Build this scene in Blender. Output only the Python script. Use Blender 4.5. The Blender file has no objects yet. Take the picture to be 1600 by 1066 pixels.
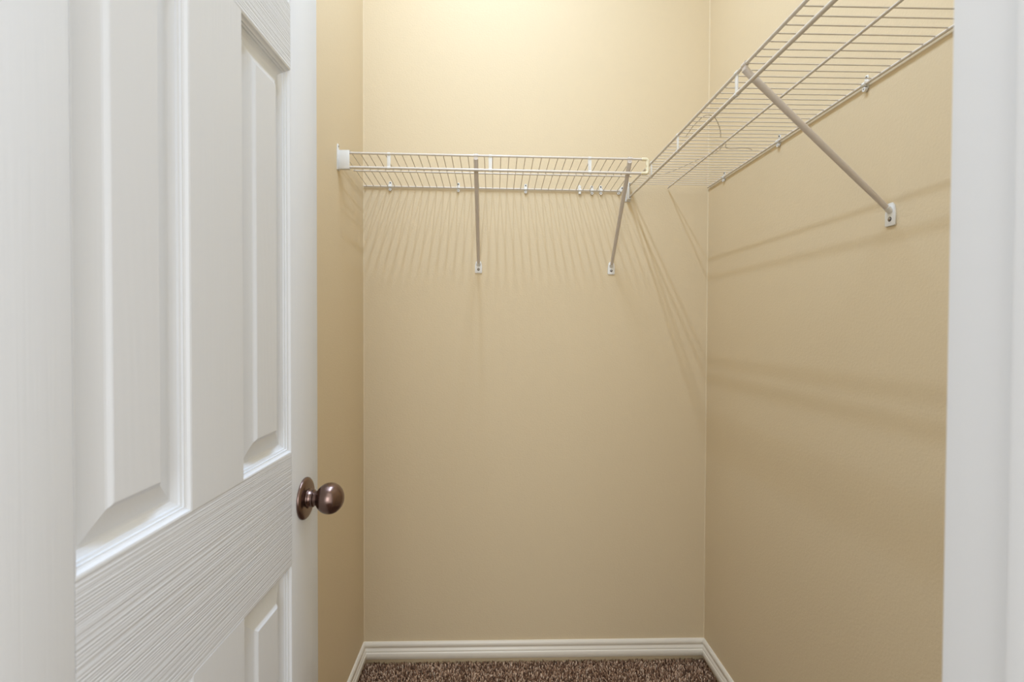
import bpy, bmesh, math, random
import numpy as np
from mathutils import Vector, Matrix

random.seed(7)
rng = np.random.default_rng(7)
S = bpy.context.scene
C = S.collection

# ------------------------------------------------------------------ camera
CZ = 1.2506                      # lens height above the floor
F, YAW, PITCH, ROLL = 789.64, 0.0246, 0.0162, 0.0034
cam_d = bpy.data.cameras.new('camera')
cam = bpy.data.objects.new('camera', cam_d)
C.objects.link(cam)
cy_, sy_ = math.cos(YAW), math.sin(YAW)
cp_, sp_ = math.cos(PITCH), math.sin(PITCH)
R0 = Vector((cy_, -sy_, 0)); F0 = Vector((sy_, cy_, 0)); Zv = Vector((0, 0, 1))
FW = F0 * cp_ - Zv * sp_
U0 = F0 * sp_ + Zv * cp_
RT = R0 * math.cos(ROLL) + U0 * math.sin(ROLL)
UP = -R0 * math.sin(ROLL) + U0 * math.cos(ROLL)
m = Matrix((RT, UP, -FW)).transposed().to_4x4()
m.translation = Vector((0, 0, CZ))
cam.matrix_world = m
cam_d.sensor_width = 36.0
cam_d.lens = F * 36.0 / 1600.0
cam_d.shift_x = (800 - 790.67) / 1600
cam_d.shift_y = (525.8 - 533) / 1600
cam_d.clip_start = 0.02
cam_d.dof.use_dof = True
cam_d.dof.focus_distance = 1.6
cam_d.dof.aperture_fstop = 8.0
S.camera = cam

# ------------------------------------------------------------------ world, lights, exposure
W = bpy.data.worlds.new('world'); S.world = W; W.use_nodes = True
bg = W.node_tree.nodes['Background']
bg.inputs[0].default_value = (0.99, 0.97, 0.93, 1)
bg.inputs[1].default_value = 1.6
S.view_settings.view_transform = 'Standard'
S.view_settings.look = 'None'
S.view_settings.gamma = 1.0
S.view_settings.use_curve_mapping = False
S.view_settings.exposure = 0.0

LAMP = (-0.01, 0.90, 3.035)      # centre line of the two-tube ceiling fixture
BULB_STRENGTH = 0.9           # glow of the tubes' glass
LAMP_WATTS = 10.9             # light thrown down by each tube
BULB_COLOR = (0.785, 1.0, 1.36)

def area(name, loc, target, sx, sy, power, col):
    l = bpy.data.lights.new(name, 'AREA'); l.shape = 'RECTANGLE'
    l.size = sx; l.size_y = sy; l.energy = power; l.color = col
    o = bpy.data.objects.new(name, l); C.objects.link(o)
    o.location = loc
    o.rotation_euler = (Vector(target) - Vector(loc)).to_track_quat('-Z', 'Y').to_euler()
    return o
# unseen fill light added behind the camera to lift the closet's ambient level
area('bedroom_fill_light', (-0.30, -2.2, 1.60), (0.15, 1.0, 1.1), 1.8, 1.4, 33, (0.93, 1.0, 1.08))

# ------------------------------------------------------------------ materials
def mat(name, col, rough=0.5, metal=0.0, spec=0.5):
    M = bpy.data.materials.new(name); M.use_nodes = True
    b = M.node_tree.nodes['Principled BSDF']
    b.inputs['Base Color'].default_value = (*col, 1)
    b.inputs['Roughness'].default_value = rough
    b.inputs['Metallic'].default_value = metal
    b.inputs['Specular IOR Level'].default_value = spec
    return M, M.node_tree, b

def bump(nt, b, src, strength, dist, prev=None):
    n = nt.nodes.new('ShaderNodeBump')
    n.inputs['Strength'].default_value = strength
    n.inputs['Distance'].default_value = dist
    nt.links.new(src, n.inputs['Height'])
    if prev: nt.links.new(prev.outputs[0], n.inputs['Normal'])
    nt.links.new(n.outputs[0], b.inputs['Normal'])
    return n

def noise(nt, vec, scale, detail=2, rough=0.5, dist=0.0):
    n = nt.nodes.new('ShaderNodeTexNoise')
    n.inputs['Scale'].default_value = scale
    n.inputs['Detail'].default_value = detail
    n.inputs['Roughness'].default_value = rough
    n.inputs['Distortion'].default_value = dist
    nt.links.new(vec, n.inputs['Vector'])
    return n

def coords(nt, kind='Object', scale=(1, 1, 1)):
    t = nt.nodes.new('ShaderNodeTexCoord')
    mp = nt.nodes.new('ShaderNodeMapping')
    mp.inputs['Scale'].default_value = scale
    nt.links.new(t.outputs[kind], mp.inputs['Vector'])
    return mp.outputs[0]

# satin tan wall paint with orange-peel roller texture and faint mottling
WALL, nt, b = mat('tan_wall_paint', (0.718, 0.583, 0.380), 0.65, 0, 0.2)
v = coords(nt)
n1 = noise(nt, v, 170, 3, 0.55)
n2 = noise(nt, v, 38, 2, 0.5)
bp = bump(nt, b, n1.outputs[0], 0.30, 0.0016)
bump(nt, b, n2.outputs[0], 0.12, 0.002, bp)
n3 = noise(nt, v, 2.2, 3, 0.6)
mx = nt.nodes.new('ShaderNodeMix'); mx.data_type = 'RGBA'
mx.inputs[6].default_value = (0.710, 0.578, 0.376, 1)
mx.inputs[7].default_value = (0.725, 0.589, 0.384, 1)
nt.links.new(n3.outputs[0], mx.inputs[0])
nt.links.new(mx.outputs[2], b.inputs['Base Color'])

CEIL, nt, b = mat('white_ceiling_paint', (0.80, 0.79, 0.76), 0.8, 0, 0.2)
bump(nt, b, noise(nt, coords(nt), 60, 3).outputs[0], 0.4, 0.003)

TRIM, nt, b = mat('white_trim_paint', (0.85, 0.785, 0.66), 0.32, 0, 0.5)
bump(nt, b, noise(nt, coords(nt), 30, 2).outputs[0], 0.06, 0.002)

JAMB, nt, b = mat('white_jamb_paint', (0.67, 0.67, 0.665), 0.38, 0, 0.5)
bump(nt, b, noise(nt, coords(nt, 'Object', (60, 60, 5)), 1.6, 3).outputs[0], 0.07, 0.001)

def door_paint(name, scale, strength, dist=0.5, dd=0.0009):
    M, nt, b = mat(name, (0.745, 0.765, 0.785), 0.36, 0, 0.5)
    v = coords(nt, 'Object', scale)
    a = noise(nt, v, 1.0, 3, 0.5, dist)
    r = nt.nodes.new('ShaderNodeValToRGB')
    r.color_ramp.elements[0].position = 0.36; r.color_ramp.elements[1].position = 0.60
    nt.links.new(a.outputs[0], r.inputs[0])
    bump(nt, b, r.outputs[0], strength, dd)
    return M
STILE_M = door_paint('door_paint_vertical_grain', (210, 210, 5), 0.10)
RAIL_M = door_paint('door_paint_horizontal_grain', (2.2, 60, 430), 0.75, 0.10, 0.0008)
FIELD_M, nt, b = mat('door_paint_cathedral_grain', (0.745, 0.765, 0.785), 0.36, 0, 0.5)
v = coords(nt, 'Object', (13, 13, 2.1))
wv = nt.nodes.new('ShaderNodeTexWave'); wv.wave_type = 'RINGS'; wv.rings_direction = 'Y'
wv.inputs['Scale'].default_value = 2.3; wv.inputs['Distortion'].default_value = 5.5
wv.inputs['Detail'].default_value = 2.5; wv.inputs['Detail Scale'].default_value = 0.8
nt.links.new(v, wv.inputs['Vector'])
bump(nt, b, wv.outputs[0], 0.09, 0.0008)

VINYL, nt, b = mat('white_vinyl_coating', (0.70, 0.635, 0.55), 0.30, 0, 0.5)
TUBE, nt, b = mat('off_white_enamel_tube', (0.64, 0.57, 0.50), 0.35, 0, 0.5)
PLASTIC, nt, b = mat('white_plastic', (0.77, 0.75, 0.70), 0.35, 0, 0.5)
YELLOW, nt, b = mat('yellowed_plastic', (0.80, 0.70, 0.44), 0.40, 0, 0.5)
v = coords(nt)
n = noise(nt, v, 55, 2)
mx = nt.nodes.new('ShaderNodeMix'); mx.data_type = 'RGBA'
mx.inputs[6].default_value = (0.82, 0.74, 0.52, 1); mx.inputs[7].default_value = (0.62, 0.44, 0.17, 1)
rp = nt.nodes.new('ShaderNodeValToRGB'); rp.color_ramp.elements[0].position = .5; rp.color_ramp.elements[1].position = .75
nt.links.new(n.outputs[0], rp.inputs[0]); nt.links.new(rp.outputs[0], mx.inputs[0])
nt.links.new(mx.outputs[2], b.inputs['Base Color'])
SCREW, nt, b = mat('dull_steel_screw', (0.35, 0.32, 0.29), 0.35, 1.0)
DARK, nt, b = mat('dark_recess', (0.03, 0.025, 0.02), 0.7)
THREAD, nt, b = mat('loose_grey_wire', (0.42, 0.36, 0.28), 0.5)
BRONZE, nt, b = mat('brushed_bronze', (0.20, 0.135, 0.115), 0.25, 1.0)
v = coords(nt, 'Object', (6, 220, 220))
n = noise(nt, coords(nt, 'Object', (420, 30, 30)), 1.0, 2)
bump(nt, b, n.outputs[0], 0.10, 0.0002)
b.inputs['Anisotropic'].default_value = 0.35

CARPET, nt, b = mat('brown_frieze_carpet', (0.25, 0.17, 0.12), 0.95, 0, 0.1)
at = nt.nodes.new('ShaderNodeAttribute'); at.attribute_name = 'tuft'
rp = nt.nodes.new('ShaderNodeValToRGB')
e = rp.color_ramp.elements
e[0].position = 0.0; e[0].color = (0.13, 0.070, 0.042, 1)
e[1].position = 1.0; e[1].color = (0.98, 0.76, 0.56, 1)
k = e.new(0.35); k.color = (0.36, 0.21, 0.13, 1)
k = e.new(0.7); k.color = (0.66, 0.44, 0.29, 1)
nt.links.new(at.outputs['Fac'], rp.inputs[0]); nt.links.new(rp.outputs[0], b.inputs['Base Color'])
BACKING, nt, b = mat('carpet_backing', (0.13, 0.08, 0.055), 0.95, 0, 0.1)
n = noise(nt, coords(nt), 300, 2)
bump(nt, b, n.outputs[0], 0.8, 0.004)

GLOW = bpy.data.materials.new('lit_bulb_glass'); GLOW.use_nodes = True
gb = GLOW.node_tree.nodes['Principled BSDF']
gb.inputs['Base Color'].default_value = (0.9, 0.9, 0.88, 1)
gb.inputs['Emission Color'].default_value = (*BULB_COLOR, 1)
gb.inputs['Emission Strength'].default_value = BULB_STRENGTH

# ------------------------------------------------------------------ helpers
def obj(name, bm, material, parent=None, smooth=True, data=None):
    if data is None:
        data = bpy.data.meshes.new(name)
        bmesh.ops.recalc_face_normals(bm, faces=bm.faces[:])
        bm.to_mesh(data); bm.free()
        data.materials.append(material)
        if smooth:
            data.polygons.foreach_set('use_smooth', [True] * len(data.polygons))
            data.set_sharp_from_angle(angle=math.radians(38))
    o = bpy.data.objects.new(name, data); C.objects.link(o)
    if parent: o.parent = parent
    return o

def struct(o):
    o['kind'] = 'structure'; return o

def tag(o, label, cat, group=None):
    o['label'] = label; o['category'] = cat
    if group: o['group'] = group
    return o

def thing(name, loc, label, cat, group=None, rotz=0.0):
    o = bpy.data.objects.new(name, None); C.objects.link(o)
    o.location = loc; o.rotation_euler = (0, 0, rotz)
    o.empty_display_size = 0.05
    return tag(o, label, cat, group)

def box(bm, lo, hi, bev=0.0, seg=2):
    r = bmesh.ops.create_cube(bm, size=1.0)
    c = [(a + b_) / 2 for a, b_ in zip(lo, hi)]; s = [b_ - a for a, b_ in zip(lo, hi)]
    for v_ in r['verts']:
        v_.co = Vector((v_.co.x * s[0] + c[0], v_.co.y * s[1] + c[1], v_.co.z * s[2] + c[2]))
    if bev:
        ed = set(e_ for v_ in r['verts'] for e_ in v_.link_edges)
        bmesh.ops.bevel(bm, geom=list(ed), offset=bev, segments=seg, profile=0.5, affect='EDGES')
    return bm

def tube(bm, pts, rad, n=12, flat=1.0, side=None, cap=True):
    """swept tube; rad may be a list; flat squashes it along the normal to `side`"""
    pts = [Vector(p) for p in pts]
    rads = rad if isinstance(rad, (list, tuple)) else [rad] * len(pts)
    rings = []; up = None
    for i, p in enumerate(pts):
        d = (pts[min(i + 1, len(pts) - 1)] - pts[max(i - 1, 0)]).normalized()
        if side is not None: a = (Vector(side) - d * Vector(side).dot(d)).normalized()
        elif up is None:
            a = d.orthogonal().normalized()
        else:
            a = (up - d * up.dot(d)).normalized()
        up = a
        b_ = d.cross(a).normalized()
        rings.append([bm.verts.new(p + a * math.cos(t) * rads[i] + b_ * math.sin(t) * rads[i] * flat)
                      for t in (2 * math.pi * j / n for j in range(n))])
    for r0, r1 in zip(rings, rings[1:]):
        for j in range(n):
            bm.faces.new((r0[j], r0[(j + 1) % n], r1[(j + 1) % n], r1[j]))
    if cap:
        bm.faces.new(rings[0][::-1]); bm.faces.new(rings[-1])
    return bm

def lathe(bm, prof, n=40):
    """profile of (x along axis, radius) turned about the local x axis"""
    rings = []
    for x, r in prof:
        if r < 1e-6: rings.append([bm.verts.new((x, 0, 0))])
        else: rings.append([bm.verts.new((x, r * math.cos(t), r * math.sin(t))) for t in (2 * math.pi * j / n for j in range(n))])
    for a, b_ in zip(rings, rings[1:]):
        for j in range(n):
            k_ = (j + 1) % n
            if len(a) == 1 and len(b_) > 1: bm.faces.new((a[0], b_[j], b_[k_]))
            elif len(b_) == 1 and len(a) > 1: bm.faces.new((a[j], a[k_], b_[0]))
            elif len(a) > 1: bm.faces.new((a[j], a[k_], b_[k_], b_[j]))
    return bm

def prism(bm, poly, axis, lo, hi, bev=0.0):
    """extrude a 2D polygon along axis ('x','y','z'); poly gives the two other coordinates in order"""
    def P(a, b_, c): return {'x': (c, a, b_), 'y': (a, c, b_), 'z': (a, b_, c)}[axis]
    v0 = [bm.verts.new(P(a, b_, lo)) for a, b_ in poly]
    v1 = [bm.verts.new(P(a, b_, hi)) for a, b_ in poly]
    fs = [bm.faces.new(v0), bm.faces.new(v1[::-1])]
    for i in range(len(poly)):
        j = (i + 1) % len(poly)
        fs.append(bm.faces.new((v0[i], v1[i], v1[j], v0[j])))
    if bev:
        ed = set(e_ for f_ in fs[:2] for e_ in f_.edges)
        bmesh.ops.bevel(bm, geom=list(ed), offset=bev, segments=2, profile=0.5, affect='EDGES')
    return bm

# ------------------------------------------------------------------ closet dimensions
XL, XR, YB = -0.4772, 0.7949, 1.8638      # left wall, right wall, back wall
YW = 0.277                                # closet face of the front wall
YH = 0.162                                # bedroom face of the front wall
HC = 3.10                                 # ceiling
JL, JR = -0.356, 0.254                    # opening between the jambs
DH = 2.045                                # opening height
T = 0.10

# ------------------------------------------------------------------ setting
def wall(name, lo, hi, material=WALL):
    bm = bmesh.new(); box(bm, lo, hi)
    return struct(obj(name, bm, material, smooth=False))
wall('wall_back', (XL - T, YB, 0), (XR + T, YB + T, HC))
wall('wall_left', (XL - T, YW, 0), (XL, YB, HC))
wall('wall_right', (XR, YW, 0), (XR + T, YB, HC))
bm = bmesh.new()
jt = 0.018
box(bm, (-1.6, YH, 0), (JL - jt, YW, HC)); box(bm, (JR + jt, YH, 0), (2.0, YW, HC)); box(bm, (JL - jt, YH, DH + jt), (JR + jt, YW, HC))
struct(obj('wall_front', bm, WALL, smooth=False))
wall('ceiling', (XL - T, YW - 0.02, HC), (XR + T, YB + T, HC + T), CEIL)
wall('floor', (-1.6, -2.6, -0.08), (2.0, YB + T, 0.0), BACKING)

# door frame: jambs, head and stops, with casing on the bedroom side
bm = bmesh.new(); box(bm, (JR, YH - 0.004, 0), (JR + jt, YW, DH), 0.0012)
struct(obj('trim_1', bm, JAMB))
bm = bmesh.new(); box(bm, (JL - jt, YH - 0.004, 0), (JL, YW, DH), 0.0012)
struct(obj('trim_2', bm, JAMB))
bm = bmesh.new(); box(bm, (JL - jt, YH - 0.004, DH), (JR + jt, YW, DH + jt), 0.0012)
struct(obj('trim_3', bm, JAMB))
bm = bmesh.new()
box(bm, (JR - 0.008, YW - 0.077, 0), (JR, YW - 0.042, DH - 0.010), 0.002)
struct(obj('trim_4', bm, JAMB))
bm = bmesh.new()
box(bm, (JL, YW - 0.077, 0), (JL + 0.010, YW - 0.042, DH - 0.010), 0.002)
struct(obj('trim_5', bm, JAMB))
bm = bmesh.new()
box(bm, (JL, YW - 0.077, DH - 0.010), (JR, YW - 0.042, DH), 0.002)
struct(obj('trim_6', bm, JAMB))
cp = [(0.0, 0.0), (0.0, -0.008), (0.006, -0.011), (0.012, -0.010), (0.018, -0.014), (0.045, -0.017), (0.055, -0.016), (0.057, -0.012), (0.057, 0.0)]
for nm, x0, sgn in (('trim_7', JR + 0.006, 1), ('trim_8', JL - 0.006, -1)):
    bm = bmesh.new(); prism(bm, [(x0 + sgn * a, YH - 0.0005 + b_) for a, b_ in cp], 'z', 0, DH + 0.006)
    struct(obj(nm, bm, JAMB))
bm = bmesh.new(); prism(bm, [(YH - 0.0005 + b_, DH + 0.006 + a) for a, b_ in cp], 'x', JL - 0.063, JR + 0.063)
struct(obj('trim_9', bm, JAMB))

# painted caulk beads down the two back corners
for nm, x0, sg in (('trim_10', XL, 1), ('trim_11', XR, -1)):
    bm = bmesh.new()
    r = 0.0042
    arc = [(x0 + sg * (r - r * math.sin(t)), YB - (r - r * math.cos(t))) for t in (math.pi / 2 * i / 4 for i in range(5))]
    prism(bm, [(x0, YB)] + arc, 'z', 0.088, HC)
    struct(obj(nm, bm, WALL))

# ------------------------------------------------------------------ baseboards (colonial profile, mitred)
BP = [(0.0, 0.029), (0.0120, 0.029), (0.0135, 0.0310), (0.0135, 0.0500), (0.0120, 0.0530), (0.0108, 0.0540), (0.0112, 0.0565),
      (0.0105, 0.0600), (0.0085, 0.0640), (0.0068, 0.0670), (0.0068, 0.0700), (0.0082, 0.0720), (0.0090, 0.0760),
      (0.0086, 0.0810), (0.0070, 0.0855), (0.0045, 0.0885), (0.0, 0.0889)]
def baseboard(name, a, b_, nrm, ma, mb):
    """a->b along the wall, nrm into the room, ma/mb = mitre sign at the ends"""
    a = Vector(a); b_ = Vector(b_); n_ = Vector(nrm); d = (b_ - a).normalized()
    bm = bmesh.new(); r0 = []; r1 = []
    for t, z in BP:
        r0.append(bm.verts.new(a + n_ * t + d * t * ma + Zv * z))
        r1.append(bm.verts.new(b_ + n_ * t - d * t * mb + Zv * z))
    for i in range(len(BP)):
        j = (i + 1) % len(BP)
        bm.faces.new((r0[i], r1[i], r1[j], r0[j]))
    bm.faces.new(r0); bm.faces.new(r1)
    return struct(obj(name, bm, TRIM))
baseboard('baseboard_back', (XL, YB, 0), (XR, YB, 0), (0, -1, 0), 1, 1)
baseboard('baseboard_left', (XL, YB, 0), (XL, YW, 0), (1, 0, 0), 1, 1)
baseboard('baseboard_right', (XR, YB, 0), (XR, YW, 0), (-1, 0, 0), 1, 1)
baseboard('baseboard_front', (XR, YW, 0), (JR + jt, YW, 0), (0, 1, 0), 1, 0)

# ------------------------------------------------------------------ carpet pile
def carpet():
    sp = 0.0056
    xs = np.arange(XL + 0.003, XR - 0.002, sp); ys = np.arange(0.10, YB - 0.002, sp)
    gx, gy = np.meshgrid(xs, ys); P = np.stack([gx.ravel(), gy.ravel()], 1)
    P += rng.uniform(-0.5, 0.5, P.shape) * sp
    keep = (P[:, 1] > YW + 0.002) | ((P[:, 0] > JL + 0.014) & (P[:, 0] < JR - 0.014))
    P = P[keep]
    P = P[(P[:, 0] > XL + 0.002) & (P[:, 0] < XR - 0.002) & (P[:, 1] < YB - 0.002)]
    N = len(P)
    h = rng.uniform(0.009, 0.0155, N); ang = rng.uniform(0, 2 * np.pi, N); lean = rng.uniform(0.0, 0.0055, N)
    cl = rng.uniform(0.0008, 0.004, N); ang2 = ang + rng.uniform(-1.8, 1.8, N)
    c0 = np.stack([P[:, 0], P[:, 1], np.zeros(N)], 1)
    c1 = c0 + np.stack([np.cos(ang) * lean * .6, np.sin(ang) * lean * .6, h * .62], 1)
    c2 = c1 + np.stack([np.cos(ang2) * cl, np.sin(ang2) * cl, h * .38], 1)
    r = [0.0018, 0.0026, 0.0013]
    V = np.zeros((N, 9, 3)); ph = rng.uniform(0, 2 * np.pi, N)
    for k_, (c, rr) in enumerate(zip((c0, c1, c2), r)):
        for j in range(3):
            t = ph + j * 2 * np.pi / 3 + k_ * .5
            V[:, k_ * 3 + j] = c + np.stack([np.cos(t) * rr, np.sin(t) * rr, np.zeros(N)], 1)
    V[:, :, 0] = np.clip(V[:, :, 0], XL + 0.0005, XR - 0.0005); V[:, :, 1] = np.clip(V[:, :, 1], 0, YB - 0.0005)
    f = []
    for k_ in range(2):
        for j in range(3):
            a, b_ = k_ * 3 + j, k_ * 3 + (j + 1) % 3
            f += [(a, b_, b_ + 3), (a, b_ + 3, a + 3)]
    f.append((6, 7, 8))
    f = np.array(f)
    Fc = (f[None] + (np.arange(N) * 9)[:, None, None]).reshape(-1)
    me = bpy.data.meshes.new('carpet_pile')
    nf = N * len(f)
    me.vertices.add(N * 9); me.vertices.foreach_set('co', V.ravel())
    me.loops.add(nf * 3); me.loops.foreach_set('vertex_index', Fc.astype(np.int32))
    me.polygons.add(nf); me.polygons.foreach_set('loop_start', (np.arange(nf) * 3).astype(np.int32))
    me.polygons.foreach_set('use_smooth', np.ones(nf, dtype=bool))
    at_ = me.attributes.new('tuft', 'FLOAT', 'POINT')
    at_.data.foreach_set('value', np.repeat(np.clip(rng.beta(0.9, 1.1, N), 0, 1), 9).astype(np.float32))
    me.update(calc_edges=True)
    me.materials.append(CARPET)
    o = bpy.data.objects.new('carpet_pile', me); C.objects.link(o)
    o['kind'] = 'stuff'
    tag(o, 'flecked brown frieze carpet pile covering the closet floor', 'carpet')
carpet()

# ------------------------------------------------------------------ door
door = bpy.data.objects.new('door_1', None); C.objects.link(door)
door['kind'] = 'structure'
HY = 0.282
door.location = (-0.326 + 0.02 * HY, HY, 0.0)
du = Vector((0.02, 1, 0)).normalized()
door.rotation_euler = (0, 0, math.atan2(du.y, du.x))
# local x = width from the hinge, local y = into the leaf (face at 0), z up
DWID, DTH, DZ0, DZ1 = 0.610, 0.035, 0.028, 2.034
ust = [(0.0, 0.108), (0.253, 0.357), (0.502, DWID)]
pan_u = [(0.108, 0.253), (0.357, 0.502)]
pan_z = [(0.235, 0.884), (1.058, 1.643), (1.741, 1.925)]
bm = bmesh.new(); box(bm, (0.0005, 0.0150, DZ0 + .0005), (DWID - 0.0005, DTH, DZ1 - .0005), 0.001)
obj('door_core', bm, STILE_M, door)
for i, (a, b_) in enumerate(ust):
    if i != 1:
        bm = bmesh.new(); box(bm, (a, 0, DZ0), (b_, DTH - 0.001, DZ1), 0.0012)
        obj('stile', bm, STILE_M, door)
rails = [(DZ0, pan_z[0][0]), (pan_z[0][1], pan_z[1][0]), (pan_z[1][1], pan_z[2][0]), (pan_z[2][1], DZ1)]
for a, b_ in rails:
    bm = bmesh.new(); box(bm, (0.108, 0.0002, a), (0.502, 0.0150, b_))
    obj('rail', bm, RAIL_M, door, smooth=False)
for a, b_ in pan_z:
    bm = bmesh.new(); box(bm, (0.253, 0, a), (0.357, 0.0150, b_))
    obj('mullion', bm, STILE_M, door, smooth=False)
# moulded panel: (inset, depth) rings
RINGS = [(0, 0.0002), (0.0016, 0.0006), (0.0034, 0.0032), (0.0050, 0.0044), (0.0062, 0.0046), (0.0066, 0.0066), (0.0086, 0.0074), (0.0092, 0.0095),
         (0.0120, 0.0116), (0.0150, 0.0132), (0.0175, 0.0134), (0.0385, 0.0074), (0.0400, 0.0065), (0.0418, 0.0046), (0.0430, 0.0037), (0.0440, 0.0034)]
for u0, u1 in pan_u:
    for z0, z1 in pan_z:
        w, h = u1 - u0, z1 - z0
        bm = bmesh.new(); prev = None
        for ins, dep in RINGS:
            rg = [bm.verts.new((x, dep, z)) for x, z in ((ins, ins), (w - ins, ins), (w - ins, h - ins), (ins, h - ins))]
            if prev:
                for j in range(4):
                    bm.faces.new((prev[j], prev[(j + 1) % 4], rg[(j + 1) % 4], rg[j]))
            prev = rg
        bk = [bm.verts.new((x, 0.0150, z)) for x, z in ((0, 0), (w, 0), (w, h), (0, h))]
        first = [v_ for v_ in bm.verts][:4]
        for j in range(4):
            bm.faces.new((first[j], bk[j], bk[(j + 1) % 4], first[(j + 1) % 4]))
        p = obj('panel', bm, STILE_M, door, smooth=False)
        p.location = (u0, 0, z0)
        i2 = RINGS[-1][0]
        bm = bmesh.new()
        vs = [bm.verts.new((x, 0.0033, z)) for x, z in ((i2 - .0004, i2 - .0004), (w - i2 + .0004, i2 - .0004), (w - i2 + .0004, h - i2 + .0004), (i2 - .0004, h - i2 + .0004))]
        vb = [bm.verts.new((v_.co.x, 0.012, v_.co.z)) for v_ in vs]
        bm.faces.new(vs); bm.faces.new(vb[::-1])
        for j in range(4): bm.faces.new((vs[j], vb[j], vb[(j + 1) % 4], vs[(j + 1) % 4]))
        bmesh.ops.recalc_face_normals(bm, faces=bm.faces[:])
        obj('raised_field', bm, FIELD_M, p, smooth=False)

# knob (both sides of the leaf), latch plate on the edge
KU, KZ = 0.833 - HY, CZ - 0.2803
def knob(side):
    k_ = bpy.data.objects.new('door_knob', None); C.objects.link(k_); k_.parent = door
    k_.location = (KU, 0.0 if side < 0 else DTH, KZ)
    k_.rotation_euler = (0, 0, side * math.pi / 2)     # local x points away from the leaf
    k_['label'] = 'round brushed bronze door knob on a disc rosette'
    bm = bmesh.new()
    lathe(bm, [(-0.0005, 0), (-0.0005, 0.0335), (0.0012, 0.0340), (0.0032, 0.0335), (0.0052, 0.0312), (0.0064, 0.0285), (0.0070, 0.0250), (0.0074, 0.0160), (0.0076, 0)], 56)
    obj('rosette', bm, BRONZE, k_)
    bm = bmesh.new()
    lathe(bm, [(0.0060, 0.0), (0.0060, 0.0162), (0.0085, 0.0158), (0.0095, 0.0142), (0.0125, 0.0132), (0.0135, 0.0140), (0.0155, 0.0140), (0.0163, 0.0128),
               (0.0170, 0.0120), (0.0195, 0.0122), (0.0225, 0.0128), (0.0225, 0)], 48)
    obj('neck', bm, BRONZE, k_)
    bm = bmesh.new()
    prof = []
    R, cx = 0.0252, 0.0415
    for i in range(0, 33):
        t = math.radians(148) * (1 - i / 32)
        prof.append((cx + R * math.cos(t) * (0.90 if t < math.pi / 2 else 0.92), R * math.sin(t)))
    prof[-1] = (prof[-1][0], 0)
    lathe(bm, [(prof[0][0], 0)] + prof, 64)
    obj('ball', bm, BRONZE, k_)
    bm = bmesh.new()
    lathe(bm, [(0.0070, 0), (0.0070, 0.0021), (0.0088, 0.0019), (0.0093, 0)], 16)
    s_ = obj('set_screw', bm, SCREW, k_); s_.location = (0, -0.0175 * side, -0.0105)
knob(-1)
bm = bmesh.new(); box(bm, (DWID - 0.0002, 0.005, KZ - 0.0285), (DWID + 0.0014, 0.030, KZ + 0.0285), 0.0005)
obj('latch_plate', bm, BRONZE, door)
for hz in (0.25, 1.02, 1.80):
    bm = bmesh.new(); tube(bm, [(-0.004, DTH + 0.0045, hz - .044), (-0.004, DTH + 0.0045, hz + .044)], 0.0055, 16)
    obj('hinge_knuckle', bm, BRONZE, door)

# ------------------------------------------------------------------ wire shelving
def rod(name, parent, a, b_, r, n=14, material=VINYL):
    bm = bmesh.new(); tube(bm, [a, b_], r, n); return obj(name, bm, material, parent)

RU, RL, RM, RB, RW = 0.0034, 0.0040, 0.0027, 0.0029, 0.00135

# shelf across the back wall
yf, yb = 1.5652, YB - 0.006
zf, zb, tilt, lip = CZ + 0.5344, CZ + 0.5154, -0.0099, 0.0434
def zF(x): return zf + tilt * 0.97 * (x - XL)
def zB(x): return zb + tilt * 0.97 * (x - XL)
ox, oy, oz = 0.0, yf, zf
sh = thing('wire_shelf', (ox, oy, oz), 'white vinyl-coated wire shelf running across the back wall', 'shelf')
def L(x, y, z): return (x - ox, y - oy, z - oz)
x0, x1 = XL + 0.004, 0.470
rod('front_rail', sh, L(x0, yf, zF(x0)), L(x1, yf, zF(x1)), RU)
rod('hanging_rod', sh, L(x0, yf, zF(x0) - lip), L(x1, yf, zF(x1) - lip), RL)
x2 = 0.462
rod('back_rail', sh, L(XL + 0.004, yb, zB(x0)), L(x2, yb, zB(x2)), RB)
ym = yf + 0.47 * (yb - yf)
zM = lambda x: zF(x) + 0.47 * (zB(x) - zF(x)) - 0.003
rod('middle_rail', sh, L(x0 + .006, ym, zM(x0)), L(x2, ym, zM(x2)), RM)
a = Vector((0, 0, 0.0012)); e_ = Vector((0, yb - yf, zb - zf + 0.0012))
bm = bmesh.new(); tube(bm, [a + Vector((0, -0.0028, -0.0020)), a + Vector((0, 0.0015, 0.0022)), a + Vector((0, 0.010, 0.0014)), e_], RW, 8)
wires = obj('wire', bm, VINYL, sh); wdata = wires.data
for i in range(37):
    x = 0.4532 - i * 0.02544
    o = wires if i == 0 else obj('wire', None, None, sh, data=wdata)
    o.location = (x - ox, 0, zF(x) - zf)
def tab_mesh(axis):
    bm = bmesh.new()
    # flat plastic spacer gripping both rails; faces the room
    z1, z0_ = 0.0035, -lip - 0.0045
    poly = [(-0.0042, z1), (0.0042, z1), (0.0056, z1 - 0.010), (0.0048, z0_ + 0.010), (0.0040, z0_), (-0.0040, z0_), (-0.0048, z0_ + 0.010), (-0.0056, z1 - 0.010)]
    prism(bm, poly, 'y', -0.0010, 0.0012, 0.0004)
    tube(bm, [(-0.0042, 0, 0), (0.0042, 0, 0)], RU + 0.0010, 14)
    tube(bm, [(-0.0042, 0, -lip), (0.0042, 0, -lip)], RL + 0.0008, 14)
    return bm
tab = obj('rod_spacer', tab_mesh(0), PLASTIC, sh)
tab['label'] = 'flat white plastic spacer'
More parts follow.
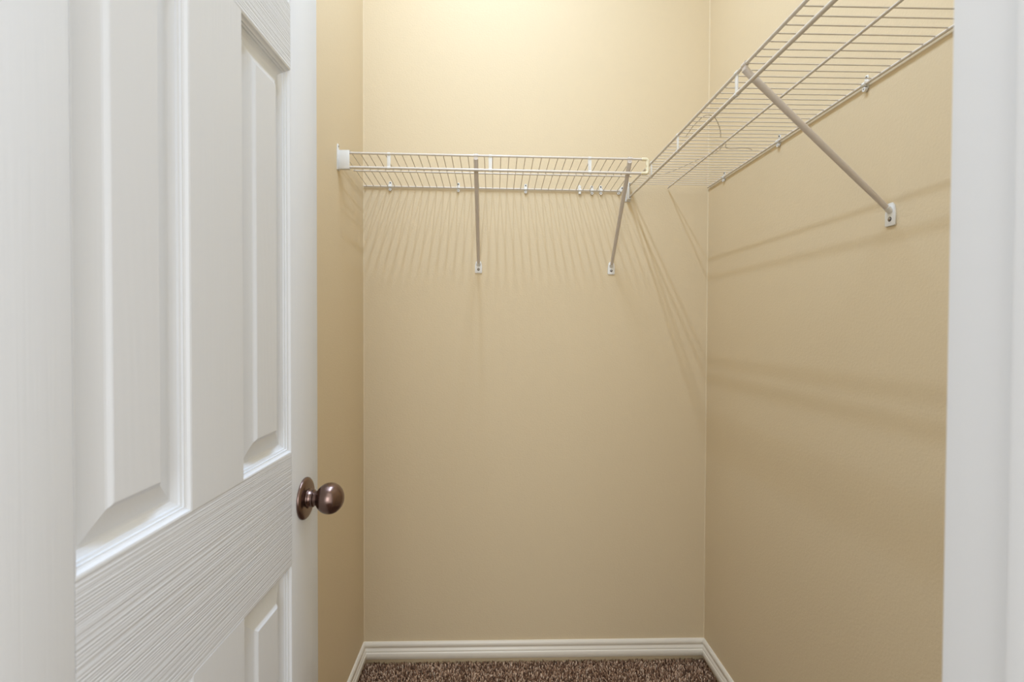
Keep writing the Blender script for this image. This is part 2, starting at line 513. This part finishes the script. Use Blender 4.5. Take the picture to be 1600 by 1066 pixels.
for i, x in enumerate((-0.3226, -0.0115, 0.2957)):
    o = tab if i == 0 else obj('rod_spacer', None, None, sh, data=tab.data)
    o['label'] = 'flat white plastic spacer'
    o.location = (x - ox, 0, zF(x) - zf)
# yellowed end cap joining the rails at the right end
bm = bmesh.new()
zc = zF(x1) - zf
tube(bm, [(x1 - 0.012, 0, zc), (x1 + 0.003, 0, zc), (x1 + 0.0062, 0, zc - 0.0035), (x1 + 0.0068, 0, zc - 0.010), (x1 + 0.0068, 0, zc - lip + 0.010),
          (x1 + 0.0062, 0, zc - lip + 0.0035), (x1 + 0.003, 0, zc - lip), (x1 - 0.014, 0, zc - lip)],
     [0.0050, 0.0052, 0.0050, 0.0044, 0.0044, 0.0050, 0.0054, 0.0054], 16)
box(bm, (x1 + 0.0005, -0.0022, zc - lip + 0.004), (x1 + 0.0065, 0.0022, zc - 0.004), 0.0008)
o = obj('end_cap', bm, YELLOW, sh); o['label'] = 'yellowed plastic end cap'

# shelf along the right wall
XF, XBk, zR = 0.4951, XR - 0.006, CZ + 0.5221
Y0, Y1 = YW + 0.010, YB - 0.004
sr = thing('wire_shelf', (XF, 1.0, zR), 'white wire shelf running along the right wall above the long brace', 'shelf')
def LR(x, y, z): return (x - XF, y - 1.0, z - zR)
rod('front_rail', sr, LR(XF, Y0, zR), LR(XF, Y1, zR), RU)
rod('hanging_rod', sr, LR(XF, Y0, zR - lip + 0.0012), LR(XF, Y1, zR - lip + 0.0012), RL)
rod('middle_rail', sr, LR(XF + 0.146, Y0, zR - 0.003), LR(XF + 0.146, Y1 - 0.004, zR - 0.003), RM)
rod('back_rail', sr, LR(XBk, Y0, zR), LR(XBk, Y1 - 0.004, zR), RB)
bm = bmesh.new(); dx = XBk - XF
tube(bm, [(-0.0028, 0, -0.0008), (0.0015, 0, 0.0034), (0.010, 0, 0.0026), (dx, 0, 0.0026)], RW, 8)
w0 = obj('wire', bm, VINYL, sr)
for i in range(-18, 42):
    o = w0 if i == -18 else obj('wire', None, None, sr, data=w0.data)
    o.location = (0, 0.7912 + i * 0.0254 - 1.0, 0)
for y in (1.735, 1.589, 1.3601, 1.0294, 0.70, 0.38):
    if y == 1.735: continue
    o = obj('rod_spacer', None, None, sr, data=tab.data); o['label'] = 'flat white plastic spacer'
    o.rotation_euler = (0, 0, -math.pi / 2)
    o.location = (0, y - 1.0, 0.0006)

# ------------------------------------------------------------------ end brackets on the walls
def end_bracket(loc, rotz, label):
    """sleeve that takes both rail ends: local x = out of the wall, local y = away from the shelf front (room side is -y)"""
    t = thing('end_bracket', loc, label, 'bracket', 'end brackets of the wire shelves', rotz)
    bm = bmesh.new()
    box(bm, (0.0015, -0.0075, -lip - 0.0075), (0.0370, -0.0055, 0.0065), 0.0008)          # outer cheek
    box(bm, (0.0015, -0.0075, 0.0048), (0.0370, 0.0050, 0.0066), 0.0007)                  # lip over the rail
    box(bm, (0.0015, -0.0075, -lip - 0.0076), (0.0370, 0.0055, -lip - 0.0056), 0.0007)    # lip under the rod
    obj('sleeve', bm, PLASTIC, t)
    bm = bmesh.new()
    poly = [(-0.0125, -lip - 0.010), (0.0085, -lip - 0.010), (0.0085, 0.004), (0.0040, 0.010), (0.0020, 0.022), (-0.0010, 0.0255),
            (-0.0065, 0.0255), (-0.0095, 0.022), (-0.0105, 0.010), (-0.0125, 0.006)]
    prism(bm, poly, 'x', 0.0002, 0.0028, 0.0006)
    obj('wall_plate', bm, PLASTIC, t)
    bm = bmesh.new(); lathe(bm, [(0.0020, 0), (0.0020, 0.0034), (0.0038, 0.0028), (0.0042, 0)], 14)
    s_ = obj('screw', bm, SCREW, t); s_.location = (0, -0.0037, 0.0185)
    return t
end_bracket((XL, yf, zF(XL)), 0.0, 'white plastic bracket on the left wall holding the back shelf end')
end_bracket((XF, YB, zR), -math.pi / 2, 'white bracket on the back wall holding the right shelf end')

# ------------------------------------------------------------------ diagonal support braces
def brace(loc, rotz, run, rise, label):
    """local y = out of the wall is negative; foot on the wall at the origin, top at (0,-run,rise)"""
    t = thing('support_brace', loc, label, 'brace', 'diagonal shelf braces', rotz)
    bm = bmesh.new()
    p0, p1 = Vector((0, -0.0080, 0.004)), Vector((0, -run - 0.001, rise - 0.009))
    pts = [p0.lerp(p1, k_ / 6) for k_ in range(7)]
    tube(bm, pts, [0.0055, 0.0061, 0.0065, 0.0067, 0.0069, 0.0071, 0.0072], 16, 0.92, (1, 0, 0))
    obj('tube', bm, TUBE, t)
    # hook curled over the front rail
    bm = bmesh.new()
    n_ = 12; w = 0.0066
    for ra, rb in ((RU + 0.0004, RU + 0.0022),):
        arcs = []
        for k_ in range(n_ + 1):
            an = math.radians(-55 + 250 * k_ / n_)
            cs, sn = math.cos(an), math.sin(an)
            arcs.append([bm.verts.new((sx * w, -run - cs * r_, rise + sn * r_)) for sx, r_ in ((-1, ra), (1, ra), (1, rb), (-1, rb))])
        for q0, q1 in zip(arcs, arcs[1:]):
            for j in range(4): bm.faces.new((q0[j], q0[(j + 1) % 4], q1[(j + 1) % 4], q1[j]))
        bm.faces.new(arcs[0]); bm.faces.new(arcs[-1])
    box(bm, (-w, -run - 0.0035, rise - 0.0125), (w, -run + 0.0035, rise - RU - 0.0002), 0.0008)
    obj('hook', bm, TUBE, t)
    for sx in (-1, 1):
        bm = bmesh.new(); box(bm, (sx * 0.0036 - 0.0013, -run - 0.0018, rise + RU + 0.0019), (sx * 0.0036 + 0.0013, -run + 0.0018, rise + RU + 0.0027))
        obj('slot', bm, DARK, t)
    # plastic foot with its boss and screw
    bm = bmesh.new()
    poly = [(-0.0115, -0.030), (0.0115, -0.030), (0.0130, -0.027), (0.0130, -0.006), (0.0095, 0.011), (0.0050, 0.016), (-0.0050, 0.016),
            (-0.0095, 0.011), (-0.0130, -0.006), (-0.0130, -0.027)]
    prism(bm, poly, 'y', -0.0040, -0.0001, 0.0009)
    d = (p1 - p0).normalized()
    tube(bm, [p0 - d * 0.008 + Vector((0, 0.001, 0)), p0 + d * 0.004], [0.0078, 0.0072], 16, 0.72, (1, 0, 0))
    obj('foot', bm, PLASTIC, t)['label'] = 'white plastic wall foot'
    bm = bmesh.new(); lathe(bm, [(0.0, 0), (0.0, 0.0036), (0.0014, 0.0034), (0.0024, 0.0022), (0.0027, 0)], 18)
    s_ = obj('screw', bm, SCREW, t); s_.location = (0, -0.0038, -0.0165); s_.rotation_euler = (0, 0, -math.pi / 2)
    bm = bmesh.new(); lathe(bm, [(0.0, 0.0034), (0.0, 0.0047), (0.0004, 0.0045), (0.0004, 0.0034)], 18)
    s_ = obj('screw_recess', bm, DARK, t); s_.location = (0, -0.0040, -0.0165); s_.rotation_euler = (0, 0, -math.pi / 2)
    return t
fz = CZ + 0.2320
brace((-0.0560, YB, fz), 0, YB - yf, zF(-0.05) - fz, 'off-white diagonal brace below the middle of the back shelf')
# the second one leans sideways a little
bx0, bx1 = 0.4340, 0.4200
b2 = brace((bx0, YB, fz - .002), 0, YB - yf, zF(0.42) - fz + .002, 'off-white diagonal brace below the yellowed right end of the back shelf')
b2.rotation_euler = (0, 0, math.atan2(bx1 - bx0, YB - yf))
fz2 = CZ + 0.2370
brace((XR, 0.9950, fz2), -math.pi / 2, XR - XF, zR - fz2, 'large off-white diagonal brace on the right wall below the nearer shelf')

# ------------------------------------------------------------------ wall clips on the back rails
def clip_parts(t, plain=False):
    """local y = out of the wall is negative; the rail axis is local x at (0,-0.006,0)"""
    bm = bmesh.new()
    poly = [(-0.0052, -0.010), (0.0052, -0.010), (0.0056, 0.008), (0.0050, 0.0165), (0.0028, 0.0195), (-0.0028, 0.0195), (-0.0050, 0.0165), (-0.0056, 0.008)]
    prism(bm, poly, 'y', -0.0024, -0.0002, 0.0005)
    obj('plate', bm, PLASTIC, t)
    bm = bmesh.new(); n_ = 12; w = 0.0052; arcs = []
    for k_ in range(n_ + 1):
        an = math.radians(-25 - 250 * k_ / n_) if not plain else math.radians(40 - 300 * k_ / n_)
        cs, sn = math.cos(an), math.sin(an)
        arcs.append([bm.verts.new((sx * w, -0.006 + cs * r_, sn * r_)) for sx, r_ in ((-1, RB + 0.0002), (1, RB + 0.0002), (1, RB + 0.0022), (-1, RB + 0.0022))])
    for q0, q1 in zip(arcs, arcs[1:]):
        for j in range(4): bm.faces.new((q0[j], q0[(j + 1) % 4], q1[(j + 1) % 4], q1[j]))
    bm.faces.new(arcs[0]); bm.faces.new(arcs[-1])
    obj('hook', bm, PLASTIC, t)
    bm = bmesh.new()
    if plain:
        box(bm, (-0.0048, -0.0085, -0.0150), (0.0048, -0.0030, -0.0040), 0.0018, 3)
    else:
        n2 = 16; a0 = []
        for k_ in range(n2):
            an = 2 * math.pi * k_ / n2
            a0.append([bm.verts.new((r_ * math.cos(an), yy, -0.0105 + r_ * math.sin(an))) for r_, yy in ((0.0022, -0.0080), (0.0050, -0.0080), (0.0050, -0.0022), (0.0022, -0.0022))])
        for k_ in range(n2):
            q0, q1 = a0[k_], a0[(k_ + 1) % n2]
            for j in range(4): bm.faces.new((q0[j], q0[(j + 1) % 4], q1[(j + 1) % 4], q1[j]))
    obj('loop', bm, PLASTIC, t)
    if not plain:
        bm = bmesh.new(); lathe(bm, [(0.0, 0), (0.0, 0.0026), (0.0012, 0.0022), (0.0015, 0)], 12)
        s_ = obj('nail_head', bm, DARK, t); s_.location = (0, -0.0023, 0.0145); s_.rotation_euler = (0, 0, -math.pi / 2)
first_clip = {}
def clip(loc, rotz, label, plain=False, group='wall clips of the back shelf', tip=0.0):
    t = thing('shelf_clip', loc, label, 'clip', group, rotz)
    t.rotation_euler = (0, tip, rotz)
    src = first_clip.get(plain)
    if src is None:
        clip_parts(t, plain); first_clip[plain] = t
    else:
        for ch in src.children:
            c = ch.copy(); C.objects.link(c); c.parent = t
    return t
for x, lab, pl, tip in (
        (-0.3783, 'white clip at the left end of the back shelf rail', False, 0),
        (-0.1307, 'white clip on the back rail just left of the middle brace', False, 0),
        (0.1161, 'lone white clip on the back rail between the two braces', False, 0),
        (0.3150, 'plain white tongue clip, leftmost of the cluster near the right brace', True, 0),
        (0.3599, 'white looped clip right beside the plain tongue clip', False, 0),
        (0.3930, 'white looped clip, rightmost of the close pair left of the right brace', False, 0),
        (0.4640, 'white tilted clip at the rail end half behind the right brace', False, 0.6)):
    clip((x, YB, zB(x)), 0, lab, pl, tip=tip)
for y, lab in ((1.7305, 'white clip on the right wall nearest the far corner'),
               (1.3953, 'white clip on the right wall rail, middle of the three'),
               (1.0667, 'large white clip on the right wall above the brace foot')):
    clip((XR, y, zR), -math.pi / 2, lab, group='wall clips of the right shelf')

# ------------------------------------------------------------------ loose wires lying on the right shelf
def spline(pts, n=8):
    P = [Vector(p) for p in pts]; P = [P[0]] + P + [P[-1]]; out = []
    for i in range(1, len(P) - 2):
        for k_ in range(n):
            t = k_ / n
            a, b_, c, d = P[i - 1], P[i], P[i + 1], P[i + 2]
            out.append(0.5 * ((2 * b_) + (-a + c) * t + (2 * a - 5 * b_ + 4 * c - d) * t * t + (-a + 3 * b_ - 3 * c + d) * t ** 3))
    out.append(P[-2]); return out
zt = zR + 0.0048
def loose(pts, r, label):
    c = Vector((pts[0][0], pts[0][1], zt))
    bm = bmesh.new(); tube(bm, [Vector((p[0], p[1], zt)) - c for p in spline([(x, y, 0) for x, y in pts])], r, 6)
    o = obj('loose_wire', bm, THREAD); o.location = c
    tag(o, label, 'wire')
loose([(0.524, 1.385), (0.522, 1.352), (0.517, 1.311), (0.517, 1.272), (0.518, 1.250), (0.524, 1.241), (0.535, 1.243), (0.552, 1.259), (0.577, 1.296), (0.603, 1.342), (0.623, 1.385)],
      0.0009, 'thin loose wire bent in an arch on the right wall shelf')
loose([(0.556, 1.721), (0.587, 1.700), (0.613, 1.637), (0.636, 1.562), (0.662, 1.497), (0.656, 1.446), (0.655, 1.425), (0.663, 1.440), (0.675, 1.463), (0.697, 1.470), (0.720, 1.462), (0.743, 1.466), (0.757, 1.475)],
      0.0009, 'thin loose wire curling toward the back rail of the right wall shelf')

# ------------------------------------------------------------------ ceiling lamp (above the frame, lights the closet)
cl = thing('ceiling_lamp', (LAMP[0], LAMP[1], HC), 'lit two-tube fluorescent strip lamp on the closet ceiling', 'lamp')
LZ = LAMP[2] - HC
bm = bmesh.new()
prism(bm, [(-0.052, 0.0), (0.052, 0.0), (0.052, -0.022), (0.030, -0.048), (-0.030, -0.048), (-0.052, -0.022)], 'y', -0.61, 0.61, 0.001)
obj('channel', bm, PLASTIC, cl, smooth=False)
for sx in (-1, 1):
    bm = bmesh.new(); tube(bm, [(sx * 0.075, -0.585, LZ), (sx * 0.075, 0.585, LZ)], 0.0190, 20)
    obj('tube', bm, GLOW, cl)
    l = bpy.data.lights.new('tube_light', 'AREA'); l.shape = 'RECTANGLE'; l.size = 0.038; l.size_y = 1.17
    l.energy = LAMP_WATTS; l.color = BULB_COLOR
    lo = bpy.data.objects.new('tube_light', l); C.objects.link(lo); lo.parent = cl      # the downward light of this tube
    lo.location = (sx * 0.075, 0, LZ - 0.0198)
    for sy in (-1, 1):
        bm = bmesh.new(); box(bm, (sx * 0.075 - 0.019, sy * 0.5975 - 0.012, LZ - 0.021), (sx * 0.075 + 0.019, sy * 0.5975 + 0.012, 0.0), 0.002)
        box(bm, (min(sx * 0.05, sx * 0.075), sy * 0.5975 - 0.010, -0.03), (max(sx * 0.05, sx * 0.075), sy * 0.5975 + 0.010, -0.005))
        obj('socket', bm, PLASTIC, cl, smooth=False)
